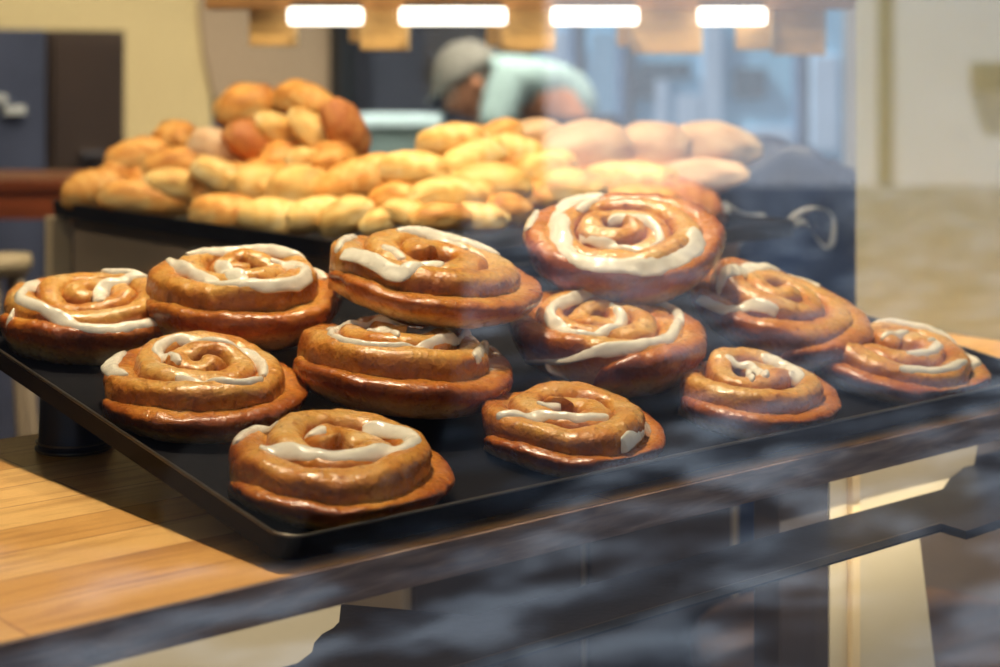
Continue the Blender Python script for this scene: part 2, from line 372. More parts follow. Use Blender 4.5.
def icing_stroke(bm, bvh, inv, n_up, stroke, wpx, seed):
    hits = []
    for (px, py) in stroke:
        o = inv @ CAM; d = (inv.to_3x3() @ (P(px, py, 1)-CAM)).normalized()
        loc, nn, _, _ = bvh.ray_cast(o, d)
        if loc is None:
            best = None
            for s in range(40):
                q = o+d*(.7+s*.025); l2, n2, _, dd = bvh.find_nearest(q)
                if l2 is not None and (best is None or dd < best[0]): best = (dd, l2)
            if best[0] > .008: continue
            loc = best[1]
        hits.append(loc.copy())
    if len(hits) < 2: return
    for _ in range(1):
        hits = [hits[0]]+[(hits[i-1]+hits[i]*3+hits[i+1])/5 for i in range(1, len(hits)-1)]+[hits[-1]]
    path = catmull(hits); n = len(path); V = 11
    off = Vector((seed*3.7, seed*1.3, 0)); grid = []
    side_prev = None; info = []
    for i, p in enumerate(path):
        l2, nn, _, _ = bvh.find_nearest(p); nrm = (nn*.8+Vector((0, 0, .7))+(nn if nn.z < .2 else Vector((0, 0, 0)))).normalized() if nn is not None else Vector((0, 0, 1))
        info.append((p, nrm))
    nr = [x[1] for x in info]
    for _ in range(14): nr = [(nr[max(0, i-1)]+nr[i]+nr[min(n-1, i+1)]).normalized() for i in range(n)]
    for i, p in enumerate(path):
        t = (path[min(i+2, n-1)]-path[max(i-2, 0)])
        if t.length < 1e-6: t = Vector((1, 0, 0))
        t.normalize(); nrm = nr[i]; side = t.cross(nrm).normalized()
        depth = 1.1; w = wpx*1.38*depth/F*.5*(1+.30*noise.noise(off+Vector((0, 0, i*.09)))+.12*noise.noise(off+Vector((0, 0, i*.33))))
        e = min(i, n-1-i)/max(1, min(12, n*.35)); e = math.sqrt(max(0, 1-(1-min(1, e))**2)); w *= max(.12, e)
        row = []
        for k in range(V):
            v = -1+2*k/(V-1); q = p+side*v*w
            loc, h, _, _ = bvh.ray_cast(q+nrm*.012, -nrm, .026)
            base = loc if loc is not None else q
            dz = (base-q).dot(nrm); dz = max(-.0030, min(.0035, dz))
            row.append([q, nrm, dz, v, e])
        grid.append(row)
    for _ in range(5):
        D = [[r[2] for r in row] for row in grid]
        for i in range(n):
            for k in range(V):
                s = 0; c = 0
                for di in (-1, 0, 1):
                    for dk in (-1, 0, 1):
                        a, b = i+di, k+dk
                        if 0 <= a < n and 0 <= b < V: s += D[a][b]; c += 1
                grid[i][k][2] = max(s/c, D[i][k]-.0004)
    vs = []
    for i, row in enumerate(grid):
        r_ = []
        for (q, nrm, dz, v, e) in row:
            th = .0025*(max(0, 1-abs(v)**2.6))*(.5+.5*e)-.0007*(abs(v)**6)
            th += .0005*noise.noise(q*170)
            r_.append(bm.verts.new(q+nrm*(dz+th)))
        vs.append(r_)
    und = [[bm.verts.new(g[0]+g[1]*(g[2]-.0016)) for g in (row[0], row[-1])] for row in grid]
    for i in range(n-1):
        for k in range(V-1): bm.faces.new((vs[i][k], vs[i][k+1], vs[i+1][k+1], vs[i+1][k]))
        bm.faces.new((vs[i][0], vs[i+1][0], und[i+1][0], und[i][0])); bm.faces.new((vs[i][-1], und[i][1], und[i+1][1], vs[i+1][-1]))
        bm.faces.new((und[i][0], und[i+1][0], und[i+1][1], und[i][1]))
    for i in (0, n-1): bm.faces.new(vs[i]+[und[i][1], und[i][0]])
def plane_depth(px, py, lift):
    v = FW+RT*((px-500)/F)-UP*((py-YH)/F); o = TM.to_translation()+TN*(.0016+lift)
    return (o-CAM).dot(TN)/v.dot(TN)
def make_roll(px, py, lift, wpx, H, N, phi, drop, seed, tilt, lean, strokes, label, lip=1.0, ecc=.04, core=.1, chir=1, dep=None, dx=-6, dy=0):
    px += dx; py += 3+dy; d = dep or plane_depth(px, py, lift); loc = P(px, py, d); R = wpx*d/F/2*1.07
    z = (Matrix.Rotation(math.radians(tilt), 3, RT) @ TN); z = Matrix.Rotation(math.radians(lean), 3, FW) @ z; z.normalize()
    x = (RT-z*RT.dot(z)).normalized(); y = z.cross(x)
    M4 = Matrix.Translation(loc) @ Matrix((x, y, z)).transposed().to_4x4()
    root = empty('cinnamon_roll', M4=M4); tag(root, label, 'cinnamon roll', 'iced cinnamon rolls heaped on the black tray')
    bm, col = dough_bm(R, H, N, math.radians(phi), drop, seed, lip, ecc, core, chir)
    ti = TM.inverted() @ M4; tb_ = ti.inverted()
    for v in bm.verts:                      # dough squashed against the tray wall and floor
        q = ti @ v.co; k = 1-sstep(TH, TH+.007, q.z); ch = False
        for ax in (0, 1):
            if q[ax] < .0075 and k > 0: q[ax] += (.0075-q[ax])*k; ch = True
        if q.z < .0018 and lift < .01: q.z = .0018; ch = True
        if ch: v.co = tb_ @ q
    bvh = BVHTree.FromBMesh(bm)
    o = link('dough', bm, M['dough'], root, True); add_attr(o.data, col)
    inv = M4.inverted(); bi = bmesh.new()
    for j, (w, st) in enumerate(strokes): icing_stroke(bi, bvh, inv, z, st, w, seed+j)
    link('icing', bi, M['icing'], root, True)
    print('roll', seed, 'depth %.3f R %.3f' % (d, R), loc[:])
    return root
ROLLS = [
 dict(dy=4, dx=-1, px=92, py=338, lift=0, wpx=172, H=0.0387, N=3.25, phi=190, drop=.25, seed=1, tilt=5, lean=0, label='leftmost cinnamon roll, iced all along its left side with a drip at the tray edge',
  strokes=[(10, [(38, 282), (29, 287), (20, 294), (17, 299), (32, 303), (47, 312), (67, 321), (81, 327), (94, 329), (126, 326), (149, 323), (162, 321)]), (7, [(101, 272), (125, 272), (148, 275)]), (12, [(149, 276), (122, 281), (106, 285), (97, 294), (101, 302)]), (6, [(13, 310), (9, 322), (9, 338)])]),
 dict(px=248, py=325, lift=.02, wpx=193, H=0.0446, N=3.35, phi=185, drop=.36, seed=2, tilt=4, lean=-4, label='pale-sided cinnamon roll on top of the left rolls, between leftmost and dark orange ones',
  strokes=[(10, [(325, 280), (318, 268), (300, 253), (266, 246), (230, 242), (199, 241), (184, 246)]), (10, [(165, 258), (182, 270), (203, 276), (234, 287), (270, 289), (300, 285), (310, 276), (300, 266), (285, 262), (270, 261)]), (13, [(218, 262), (224, 270), (239, 278), (259, 285)])]),
 dict(dy=-3, dx=-9, px=437, py=300, lift=.055, wpx=218, H=0.0352, N=3.15, phi=188, drop=.42, seed=3, tilt=2, lean=3, label='dark orange cinnamon roll on top with a thick drooping tongue of icing at its left',
  strokes=[(15, [(396, 231), (419, 227), (446, 229), (469, 234), (495, 241), (508, 250)]), (9, [(425, 238), (450, 238), (467, 250)]), (9, [(338, 252), (342, 240), (357, 233)]), (14, [(343, 252), (366, 255), (380, 263), (391, 272), (400, 275), (412, 269), (424, 263), (444, 264)]), (9, [(382, 247), (398, 252), (403, 260)])]),
 dict(dx=-2, px=200, py=408, lift=0, wpx=212, H=0.0337, N=3.45, phi=205, drop=.45, seed=4, tilt=4, lean=0, label='dark-baked cinnamon roll near the tray left edge, just behind the frontmost roll',
  strokes=[(12, [(127, 376), (112, 373), (107, 366), (112, 354), (118, 350)]), (9, [(180, 364), (164, 359), (155, 353), (160, 342), (175, 337), (198, 338), (216, 343), (238, 347), (256, 356), (265, 365), (263, 377)]), (6, [(175, 379), (202, 382), (229, 385), (247, 385), (263, 379)])]),
 dict(px=404, py=390, lift=.008, wpx=228, H=0.0405, N=3.25, phi=185, drop=.45, seed=5, tilt=-3, lean=2, label='wide orange cinnamon roll with ridged side, directly under the one with the drooping icing',
  strokes=[(8, [(331, 336), (331, 326), (343, 320), (364, 321), (386, 326), (410, 329), (438, 329), (458, 326), (472, 325), (475, 331), (463, 336)]), (6, [(331, 336), (345, 342), (369, 346), (400, 347), (429, 346), (448, 341), (463, 335)]), (8, [(367, 331), (379, 327), (391, 330), (398, 337)]), (8, [(489, 337), (487, 350), (475, 359)])]),
 dict(dx=-6, dy=-3, px=340, py=496, lift=0, wpx=232, H=0.0325, N=3.155, phi=200, drop=.52, seed=6, tilt=0, lean=2, label='frontmost cinnamon roll in the tray corner with a round ring of icing',
  strokes=[(12, [(362, 430), (385, 427), (405, 432), (416, 438), (410, 446), (390, 451), (365, 455), (340, 456), (310, 454), (285, 450), (260, 447)]), (8, [(236, 444), (240, 435), (255, 426), (275, 420)]), (12, [(309, 437), (315, 432), (326, 429)])]),
 dict(px=622, py=272, lift=.06, wpx=192, H=0.0396, N=3.35, phi=268, drop=.12, seed=7, tilt=14, lean=-6, label='highest cinnamon roll at the back, tilted to show its bold white icing spiral',
  strokes=[(18, [(603, 190), (582, 191), (567, 197), (560, 213), (558, 232), (567, 254), (591, 264), (620, 267), (649, 267), (673, 261), (690, 254), (697, 242), (694, 228)]), (12, [(606, 199), (589, 201), (577, 211)]), (9, [(579, 240), (603, 244), (634, 249), (658, 247), (663, 235), (654, 223), (637, 216), (615, 216), (608, 225)]), (9, [(531, 206), (529, 218), (528, 230)])]),
 dict(dx=-9, px=608, py=367, lift=.012, wpx=182, H=0.0405, N=3.35, phi=262, drop=.15, seed=8, tilt=6, lean=0, label='cinnamon roll in the middle with icing running down over its left front side',
  strokes=[(9, [(621, 289), (588, 293), (565, 298), (551, 307), (547, 319), (561, 327), (576, 333), (592, 335), (611, 327), (627, 319), (617, 309), (611, 303)]), (10, [(623, 294), (643, 298), (662, 303), (678, 311), (682, 317), (674, 329), (672, 338), (654, 342), (635, 346), (607, 350), (584, 356), (561, 364), (539, 364), (526, 360)]), (20, [(545, 364), (556, 373), (563, 383)])]),
 dict(dx=-5, dy=0, px=573, py=448, lift=0, wpx=190, H=0.0294, N=2.95, phi=192, drop=.52, seed=9, tilt=2, lean=-2, label='low cinnamon roll right of the frontmost one, with a flat straight streak of icing',
  strokes=[(9, [(496, 418), (513, 414), (535, 415), (561, 416), (585, 419), (609, 419)]), (10, [(621, 446), (631, 437), (648, 426)]), (8, [(537, 404), (561, 408)])]),
 dict(dx=-14, dy=-6, px=778, py=338, lift=.02, wpx=186, H=0.0387, N=3.25, phi=268, drop=.28, seed=10, tilt=8, lean=8, label='big cinnamon roll right of the highest tilted one, against the dark blue wrap',
  strokes=[(15, [(722, 290), (724, 277), (736, 269), (756, 266), (780, 266), (804, 270), (824, 280)]), (9, [(698, 300), (714, 308), (726, 314), (738, 308), (748, 303), (766, 306), (778, 312)])]),
 dict(dx=-4, dy=3, px=755, py=412, lift=0, wpx=168, H=0.0341, N=2.95, phi=190, drop=.42, seed=11, tilt=4, lean=0, label='small hazy cinnamon roll in front of the big one against the dark blue wrap',
  strokes=[(14, [(761, 356), (777, 360), (791, 367), (800, 376), (791, 380)]), (9, [(705, 363), (728, 362), (746, 363), (761, 371), (766, 378)]), (6, [(748, 370), (752, 382)])]),
 dict(dy=4, dx=-19, px=913, py=376, lift=0, wpx=185, H=0.0317, N=3.15, phi=192, drop=.35, seed=12, tilt=3, lean=3, label='rightmost cinnamon roll, flat, standing alone by the cream side wall',
  strokes=[(9, [(872, 321), (892, 321), (917, 321), (935, 328), (957, 337), (978, 346), (990, 355), (990, 362), (973, 363), (957, 368), (939, 371), (921, 370), (899, 369)]), (8, [(881, 341), (896, 335), (908, 332)]), (9, [(928, 341), (939, 343), (942, 347), (932, 353), (917, 355), (906, 353)])]),
]
for r in ROLLS: make_roll(**r)
# ------------------------------------------------------------------ bread pile behind
CABX, CABY = .413, .417
cb = empty('bread_cabinet', (CABX, CABY, -.9)); tag(cb, 'dark brown cabinet carrying the tray of bread behind the counter', 'cabinet')
link('cabinet_body', bx((0.02, 0.065, 0), (.46, .70, .975), .004), M['cabinet_brown'], cb)
link('side_post', bx((-.005, .70, 0), (.02, .72, .975), .002), M['cream_paint'], cb)['label'] = 'slim pale post'
for k in range(2): link('door', bx((.03+.21*k, .057, .05), (.23+.21*k, .065, .93), .002), M['dark_brown'], cb)
bt = empty('bread_tray', (CABX, CABY, .076)); tag(bt, 'black flat metal tray under the heap of bread rolls', 'tray')
tray_parts(bt, .48, .72, .016, M['black_metal'], M['black_metal'])
def bun_bm(seed, kind):
    rnd = random.Random(seed); off = Vector((rnd.random()*40, rnd.random()*40, 5)); bm = bmesh.new()
    bmesh.ops.create_uvsphere(bm, u_segments=40, v_segments=24, radius=.5); col = []
    for v in bm.verts:
        x, y, z = v.co; x, z = z, -x          # poles to the ends
        t = 2*x; s = math.sqrt(max(0, 1-t*t))
        e = {'oval': .80, 'point': 1.25, 'round': .9}[kind]
        prof = (s**e)/(s if s > 1e-4 else 1)
        y *= prof; z *= prof
        if z < 0: z *= .62
        fur = 0
        if kind == 'oval':
            for c in (-.22, 0, .22): fur += math.exp(-((x+y*.35-c)/.035)**2)
        elif kind == 'point': fur = math.exp(-((y-.04+.05*math.sin(x*6))/.045)**2)*(abs(x) < .38)
        if z > 0: z -= .035*fur*sstep(.1, .35, z)
        co = Vector((x, y, z)); n1 = noise.noise(co*4+off); co += co.normalized()*(.045*n1+.018*noise.noise(co*12+off))
        if kind == 'point': co.z += .10*co.x*co.x
        v.co = co
        b = .22+.30*sstep(.0, .35, co.z)-.32*fur*(co.z > .1)+.75*(1-sstep(-.28, .08, co.z))+.45*n1  # undersides darkened: shade in the gaps put into the crust colour
        col.append((max(0, min(1, b)), 0, 0, 1))
    return bm, col
meshes = {}
for kk, sd in (('oval', 1), ('oval', 2), ('point', 3), ('round', 4), ('round', 5), ('point', 6)):
    bm, col = bun_bm(sd, kk); me = bpy.data.meshes.new('bread_roll'); bm.to_mesh(me); bm.free()
    for p_ in me.polygons: p_.use_smooth = True
    me.materials.append(BUN['g']); add_attr(me, col); meshes.setdefault(kk, []).append(me)
def depth_for(x, y):
    d = 1.90-(x-80)*.00095 if x < 430 else 1.56+(x-430)*.0009
    return d+(212-y)*.0030
PILE = [  # x, y, length px, height px, angle, material, shape, label
 (96, 190, 52, 36, 8, 'g', 'oval', 'leftmost golden bread roll at the tip of the heap'),
 (150, 198, 76, 32, -6, 'g', 'oval', 'long orange bread roll at the left end of the bottom row'),
 (180, 186, 60, 28, -14, 'y', 'point', 'floury bread roll above the long orange one at the bottom left'),
 (141, 157, 56, 32, 8, 'g', 'oval', 'golden bread roll high on the left slope of the heap'),
 (180, 163, 58, 28, 6, 'g', 'point', 'split bread roll in the middle of the left slope'),
 (116, 173, 28, 20, 0, 'g', 'round', 'small round bread roll above the leftmost one'),
 (176, 138, 38, 30, -10, 'g', 'round', 'round brown bread roll standing up from the left slope'),
 (219, 149, 50, 32, -20, 'p', 'oval', 'pale tan bread roll left of the dark orange one'),
 (252, 143, 52, 34, -32, 'd', 'oval', 'dark orange bread roll below the top left peak'),
 (248, 106, 50, 38, 10, 'g', 'round', 'large round golden bread roll at the left of the peak'),
 (279, 132, 50, 28, -38, 'y', 'point', 'flour-streaked bread roll leaning under the peak'),
 (298, 98, 44, 30, 0, 'g', 'round', 'golden bread roll at the very top of the heap'),
 (318, 108, 48, 30, -38, 'g', 'oval', 'golden bread roll leaning right at the top of the heap'),
 (310, 131, 50, 26, -45, 'y', 'point', 'narrow pale bread roll leaning between two darker ones at the peak'),
 (343, 128, 54, 34, -62, 'd', 'oval', 'dark brown bread roll standing steeply at the right of the peak'),
 (222, 178, 52, 28, -28, 'y', 'oval', 'pale floury bread roll in the left middle of the heap'),
 (258, 184, 48, 34, -10, 'y', 'round', 'round floury bread roll in the left middle of the heap'),
 (228, 213, 66, 32, -4, 'g', 'oval', 'golden bread roll in the bottom row beside the tray edge'),
 (277, 217, 62, 32, -6, 'y', 'oval', 'yellow bread roll in the bottom row, right of the golden one beside the tray edge'),
 (304, 160, 30, 22, 0, 'y', 'round', 'small pale ball of bread below the peak'),
 (332, 160, 32, 22, 0, 'g', 'round', 'small golden ball of bread below the steep dark roll'),
 (300, 188, 56, 38, 5, 'y', 'round', 'large floury bread roll in the centre left of the heap'),
 (316, 214, 48, 30, 10, 'y', 'oval', 'floury bread roll at the bottom, left of the leaning pale one'),
 (348, 216, 52, 32, 26, 'y', 'point', 'pale bread roll leaning right in the bottom row'),
 (360, 180, 74, 38, 20, 'g', 'oval', 'long bread roll with a brown shaded belly in the centre'),
 (415, 170, 66, 32, -4, 'y', 'oval', 'yellow bread roll on the saddle between the two peaks'),
 (393, 200, 52, 30, 16, 'g', 'point', 'split golden bread roll in the centre bottom'),
 (382, 221, 36, 22, 20, 'y', 'round', 'small floury bread roll at the bottom centre'),
 (408, 214, 42, 24, -20, 'y', 'round', 'small round yellow bread roll at the bottom centre'),
 (452, 140, 60, 28, 6, 'y', 'oval', 'smooth yellow bread roll at the left of the second peak'),
 (472, 160, 62, 30, 20, 'y', 'oval', 'yellow bread roll slanting below the second peak'),
 (497, 138, 50, 28, 30, 'g', 'point', 'golden bread roll at the top of the second peak'),
 (515, 152, 50, 30, -12, 'y', 'oval', 'yellow bread roll right of the second peak'),
 (452, 197, 76, 34, -2, 'y', 'oval', 'broad floury bread roll in the middle of the right half'),
 (492, 184, 62, 36, -6, 'y', 'round', 'rounded yellow bread roll under the second peak'),
 (440, 217, 48, 24, 5, 'g', 'round', 'small golden bread roll below the broad floury one'),
 (476, 218, 52, 26, 0, 'y', 'oval', 'floury bread roll low behind the top glossy cinnamon roll'),
 (508, 210, 46, 28, -10, 'g', 'point', 'golden bread roll low on the left of the highest cinnamon roll'),
 (536, 135, 48, 28, 0, 'p', 'round', 'pinkish haze-coloured bread roll at the left of the hazy group'),
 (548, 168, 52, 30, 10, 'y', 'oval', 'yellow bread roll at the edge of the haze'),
 (585, 148, 82, 46, 4, 'p', 'round', 'large pinkish haze-coloured bread roll at the left of the top hazy row'),
 (650, 147, 64, 42, 8, 'p', 'round', 'arched pinkish haze-coloured bread roll in the middle of the top hazy row'),
 (710, 145, 80, 40, -4, 'p', 'point', 'pointed pinkish haze-coloured bread roll at the right of the top hazy row'),
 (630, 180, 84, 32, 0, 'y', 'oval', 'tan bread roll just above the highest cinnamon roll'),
 (690, 178, 96, 32, 8, 'p', 'point', 'long pointed pink haze-coloured bread roll at the right end'),
 (570, 188, 60, 32, 0, 'y', 'round', 'tan bread roll at the left shoulder of the highest cinnamon roll'),
 (684, 206, 62, 44, -20, 'd', 'oval', 'brown bread roll at the right shoulder of the highest cinnamon roll'),
 (640, 204, 66, 34, 0, 'g', 'oval', 'golden bread roll half hidden behind the highest cinnamon roll'),
]
rnd = random.Random(5)
cnt = {}
for i, (x, y, L, h, a, mk, sh, lab) in enumerate(PILE):
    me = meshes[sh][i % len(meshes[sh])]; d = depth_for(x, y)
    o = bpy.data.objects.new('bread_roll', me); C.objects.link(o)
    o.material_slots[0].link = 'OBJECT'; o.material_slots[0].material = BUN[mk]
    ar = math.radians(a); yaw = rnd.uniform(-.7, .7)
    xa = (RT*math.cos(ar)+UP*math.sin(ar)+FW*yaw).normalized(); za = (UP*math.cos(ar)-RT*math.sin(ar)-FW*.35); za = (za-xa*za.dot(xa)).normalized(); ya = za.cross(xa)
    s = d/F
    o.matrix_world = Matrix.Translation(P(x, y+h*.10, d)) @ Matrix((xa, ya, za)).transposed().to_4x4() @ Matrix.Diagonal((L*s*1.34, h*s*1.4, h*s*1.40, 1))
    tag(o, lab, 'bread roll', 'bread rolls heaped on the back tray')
# buns buried in the heap that carry the visible ones
for i in range(26):
    x = 120+i*23.5; y = 196-(18 if i % 2 else 0)
    for lay in range(2):
        yy = y-22*lay+4; pk = 1 if (x < 350 and x > 200) or (440 < x < 730) else 0
        if lay == 1 and not pk: continue
        o = bpy.data.objects.new('bread_roll', meshes['round'][i % 2]); C.objects.link(o); d = depth_for(x, yy)+.07
        s = d/F; o.material_slots[0].link = 'OBJECT'; o.material_slots[0].material = BUN['g']
        o.matrix_world = Matrix.Translation(P(x, yy, d)) @ Matrix.Rotation(i*1.3, 4, 'Z') @ Matrix.Diagonal((52*s, 46*s, 40*s, 1))
        tag(o, 'golden bread roll buried inside the heap on the back tray', 'bread roll', 'bread rolls buried in the heap')
# ------------------------------------------------------------------ navy wrapped crate at the right of the bread
a = P(706, 200, 1.98); b = P(880, 200, 1.98)
ang = math.atan2((b-a).y, (b-a).x); wlen = (b-a).length
cr = empty('wrapped_crate', M4=Matrix.Translation((a.x, a.y, -.9)) @ Matrix.Rotation(ang, 4, 'Z')); tag(cr, 'crate covered in wrinkled dark navy plastic, right of the bread heap', 'crate')
bm = bmesh.new(); nx, nz = 60, 44
top = P(0, 178, 1.98).z+.9; dpth = .30
prof = [(0, top*k/16) for k in range(14)]
def cover(bm):
    rows = []
    Ls = [(0, .45+(.0)+(top-.45)*k/26) for k in range(27)]+[(.012*k, top+.004*math.sin(k)) for k in range(1, 26)]
    for (yy, zz) in Ls:
        row = []
        for i in range(nx+1):
            x = wlen*i/nx; q = Vector((x*9, yy*9, zz*7)); w = noise.noise(q)*.018+noise.noise(q*2.7)*.008+.006*math.sin(x*60+zz*18)
            hump = .035*math.exp(-((x-wlen*.5)/(wlen*.22))**2)*(1 if yy > 0 else sstep(top-.1, top, zz))
            row.append(bm.verts.new((x, yy-w if yy == 0 else yy+w*.3, zz+(w*.6+hump if zz > top-.12 else 0))))
        rows.append(row)
    for r0, r1 in zip(rows, rows[1:]):
        for i in range(nx): bm.faces.new((r0[i], r0[i+1], r1[i+1], r1[i]))
cover(bm); link('plastic_cover', bm, M['navy'], cr, True)
link('crate_box', bx((.01, .03, 0), (wlen-.01, .30, top-.03), .004), M['dark_brown'], cr)
# clear folded cellophane bags hanging before the crate
def cello(pts, lab, dep=1.93):
    bm = bmesh.new(); pp = [P(x, y, dep-dz) for x, y, dz in pts]
    c = bm.verts.new(sum(pp, Vector())/len(pp)-FW*.012); vs = [bm.verts.new(p) for p in pp]
    fs = [bm.faces.new((c, vs[i], vs[(i+1) % len(vs)])) for i in range(len(vs))]
    bmesh.ops.subdivide_edges(bm, edges=bm.edges[:], cuts=3, use_grid_fill=True)
    root = empty('cellophane_bag'); tag(root, lab, 'bag', 'folded clear bags')
    link('film', bm, M['wrap'], root, True)
    bm = bmesh.new(); k = len(pp)
    q = catmull([pp[i] for i in range(k)]+[pp[0]], .004); tube(bm, q, [.0022+.0015*math.sin(i*.35) for i in range(len(q))], 6)
    link('folded_seam', bm, M['plastic'], root, True)
cello([(724, 203, 0), (731, 225, .01), (735, 249, .0), (748, 232, .01), (764, 217, 0), (745, 214, .01)], 'clear folded bag with white seams, nearest the highest cinnamon roll')
cello([(781, 233, 0), (803, 222, .02), (815, 236, .0), (826, 248, .0), (833, 240, .0), (832, 215, .0), (815, 208, .01), (795, 216, 0)], 'clear folded bag with a zigzag seam, nearest the cream side wall')
# small pastry tongs-like pinkish pieces on the navy cover
for (x, y, l, ag, lb) in ((777, 162, 26, 40, 'small pinkish lump on the navy cover, left of two'), (802, 166, 16, 10, 'small pinkish lump on the navy cover, right of two')):
    o = bpy.data.objects.new('sugar_piece', meshes['oval'][0]); C.objects.link(o); o.material_slots[0].link = 'OBJECT'; o.material_slots[0].material = BUN['p']
    s = 2.0/F; o.matrix_world = Matrix.Translation(P(x, y, 2.0)) @ Matrix.Rotation(ang, 4, 'Z') @ Matrix.Rotation(-math.radians(ag), 4, 'Y') @ Matrix.Diagonal((l*s, 9*s, 11*s, 1)); tag(o, lb, 'sweet')
# ------------------------------------------------------------------ hanging rail with LED bars and wooden plaques
RD = 2.35; RS = RD/F
RMAT = Matrix.Translation(P(500, 0, RD)) @ Matrix.Rotation(AZ-PI/2, 4, 'Z')     # local x = right, y = away
def rx(px): return (px-500)*RS
def rz(py): return -py*RS
rail = empty('hanging_rail', M4=RMAT); tag(rail, 'brown wooden beam hanging above the bread, holding lamps and plaques', 'beam')
link('beam', bx((rx(205), .0, rz(9)), (rx(856), .05, rz(-60)), .003), M['rail_wood'], rail)
for px in (260, 820): 
    bm = bmesh.new(); tube(bm, [(rx(px), .025, rz(-60)), (rx(px), .025, 1.72-RMAT.translation.z)], .006); link('suspension_rod', bm, M['frame_dark'], rail, True)
for i, (x0, x1, lb) in enumerate(((288, 365, 'leftmost'), (399, 508, 'longest, second from left'), (550, 639, 'third from left'), (696, 766, 'rightmost'))):
    o = empty('led_bar', M4=RMAT @ Matrix.Translation((rx((x0+x1)/2), -.012, rz(17)))); tag(o, 'glowing white lamp bar under the wooden beam, %s' % lb, 'lamp', 'lamp bars under the beam')
    w = (x1-x0)*RS/2
    link('diffuser', bx((-w+.002, -.009, -.011), (w-.002, .009, .0125), .005), M['led'], o, True)
    link('lamp_housing', bx((-w*.9, .004, .006), (w*.9, .016, .020), .001), M['frame_dark'], o)
for (x0, x1, y1_, off, lb) in ((247, 296, 46, .02, 'square wooden plaque at the left end of the beam'), (359, 409, 50, .02, 'square wooden plaque between the first two lamp bars'), (345, 359, 42, .06, 'narrow wooden plaque half behind the square one, left of the longest lamp bar'),
        (500, 556, 51, .02, 'square wooden plaque right of the longest lamp bar'), (486, 502, 46, .06, 'narrow wooden plaque at the right end of the longest lamp bar'), (634, 704, 54, .02, 'widest wooden plaque between the last two lamp bars'),
        (620, 636, 46, .06, 'narrow wooden plaque below the end of the third lamp bar'), (738, 776, 50, .02, 'wooden plaque under the rightmost lamp bar'), (776, 830, 55, .03, 'dull brown plaque at the right end of the beam')):
    o = empty('wooden_plaque', M4=RMAT @ Matrix.Translation((rx((x0+x1)/2), off, rz(y1_)))); tag(o, lb, 'plaque', 'plaques hanging from the beam')
    w = (x1-x0)*RS/2; hgt = (y1_-4)*RS
    link('board', bx((-w, 0, 0), (w, .010, hgt), .002), M['tag_wood'], o)
    link('pale_border', bx((w-.004, -.001, 0), (w, .010, hgt), .0005), M['tag_edge'], o)
# ------------------------------------------------------------------ room shell
YB = 4.0; ZF = -.9; ZC = 1.75
struct('floor', bx((-2.6, YG-.1, ZF-.1), (7.6, YB+.1, ZF)), M['floor'])
struct('ceiling', bx((-2.7, YG-.3, ZC), (7.7, YB+.3, ZC+.2)), M['ceil'])
struct('wall_left', bx((-2.7, YG, ZF), (-2.6, YB+.1, ZC)), M['wall_cream'])
struct('wall_far_right', bx((7.6, YG, ZF), (7.7, YB+.1, ZC)), M['wall_taupe'])
def xB(px, Y=YB): return atY(px, 60, Y).x
struct('wall_back', bx((-2.6, YB, ZF), (xB(212), YB+.1, ZC)), M['wall_cream'])
bm = bmesh.new(); n = 14     # curved shade on the cream wall, put into a darker taupe piece
pts = [(199, -90), (201, 20), (206, 60), (214, 95), (232, 125), (260, 150)]
vv = [bm.verts.new(atY(x, y, YB-.02)) for x, y in pts]+[bm.verts.new((atY(260, 150, YB-.02).x, YB-.02, ZF)), bm.verts.new((xB(330), YB-.02, ZF)), bm.verts.new((xB(330), YB-.02, ZC)), bm.verts.new((xB(199), YB-.02, ZC))]
f = bm.faces.new(vv); r_ = bmesh.ops.extrude_face_region(bm, geom=[f])
for v in [g for g in r_['geom'] if isinstance(g, bmesh.types.BMVert)]: v.co.y += .12
struct('wall_back_shade', bm, M['wall_taupe'])
struct('wall_back_right', bx((xB(862), YB, ZF), (7.6, YB+.1, ZC)), M['wall_taupe'])
# window frames in the back wall
def frame_box(name, px0, px1, m, z0=ZF, z1=ZC, y=YB, t=.06):
    return struct(name, bx((xB(px0), y, z0), (xB(px1), y+t, z1), .004), m)
frame_box('trim_1', 326, 341, M['frame_dark'], y=YB-.08); frame_box('trim_2', 341, 351, M['pale_blue']); frame_box('trim_3', 351, 357, M['frame_dark'])
frame_box('trim_4', 577, 586, M['frame_blue']); frame_box('trim_5', 626, 634, M['frame_blue']); frame_box('trim_6', 803, 810, M['frame_blue'])
struct('trim_8', bx((xB(357), YB, ZC-.06), (xB(862), YB+.06, ZC)), M['frame_dark'])
struct('window_2', bx((xB(330), YB+.02, ZF), (xB(862), YB+.026, ZC)), M['back_glass'])
# dark cupboard and blue poster window at the left
db = empty('tall_cupboard', (atY(48, 60, 3.4).x, 3.4, ZF)); tag(db, 'tall dark brown cupboard against the cream back wall', 'cupboard')
w = atY(125, 60, 3.4).x-atY(48, 60, 3.4).x; h = atY(60, 30, 3.4).z-ZF
link('cupboard_body', bx((0, 0, 0), (w, .4, h), .004), M['dark_brown'], db)
dr = link('door', bx((.01, -.015, .05), (w-.01, 0, h-.02), .003), M['dark_brown'], db)
o = link('handle', bx((w*.35, -.035, h-.33), (w*.65, -.015, h-.315), .003), M['chrome'], dr)
ns = empty('glass_cabinet', (atY(-60, 60, 3.4).x, 3.4, ZF)); tag(ns, 'blue-grey glass cabinet left of the tall dark cupboard', 'cabinet')
w2 = atY(46, 60, 3.4).x-atY(-60, 60, 3.4).x
h2 = atY(20, 30, 3.5).z-ZF
M['slate'] = mat('slate', (.055, .065, .11), .3, 0, .35, 3)
link('cabinet_body', bx((0, 0, 0), (w2, .3, h2), .004), M['slate'], ns)
bm = bmesh.new()
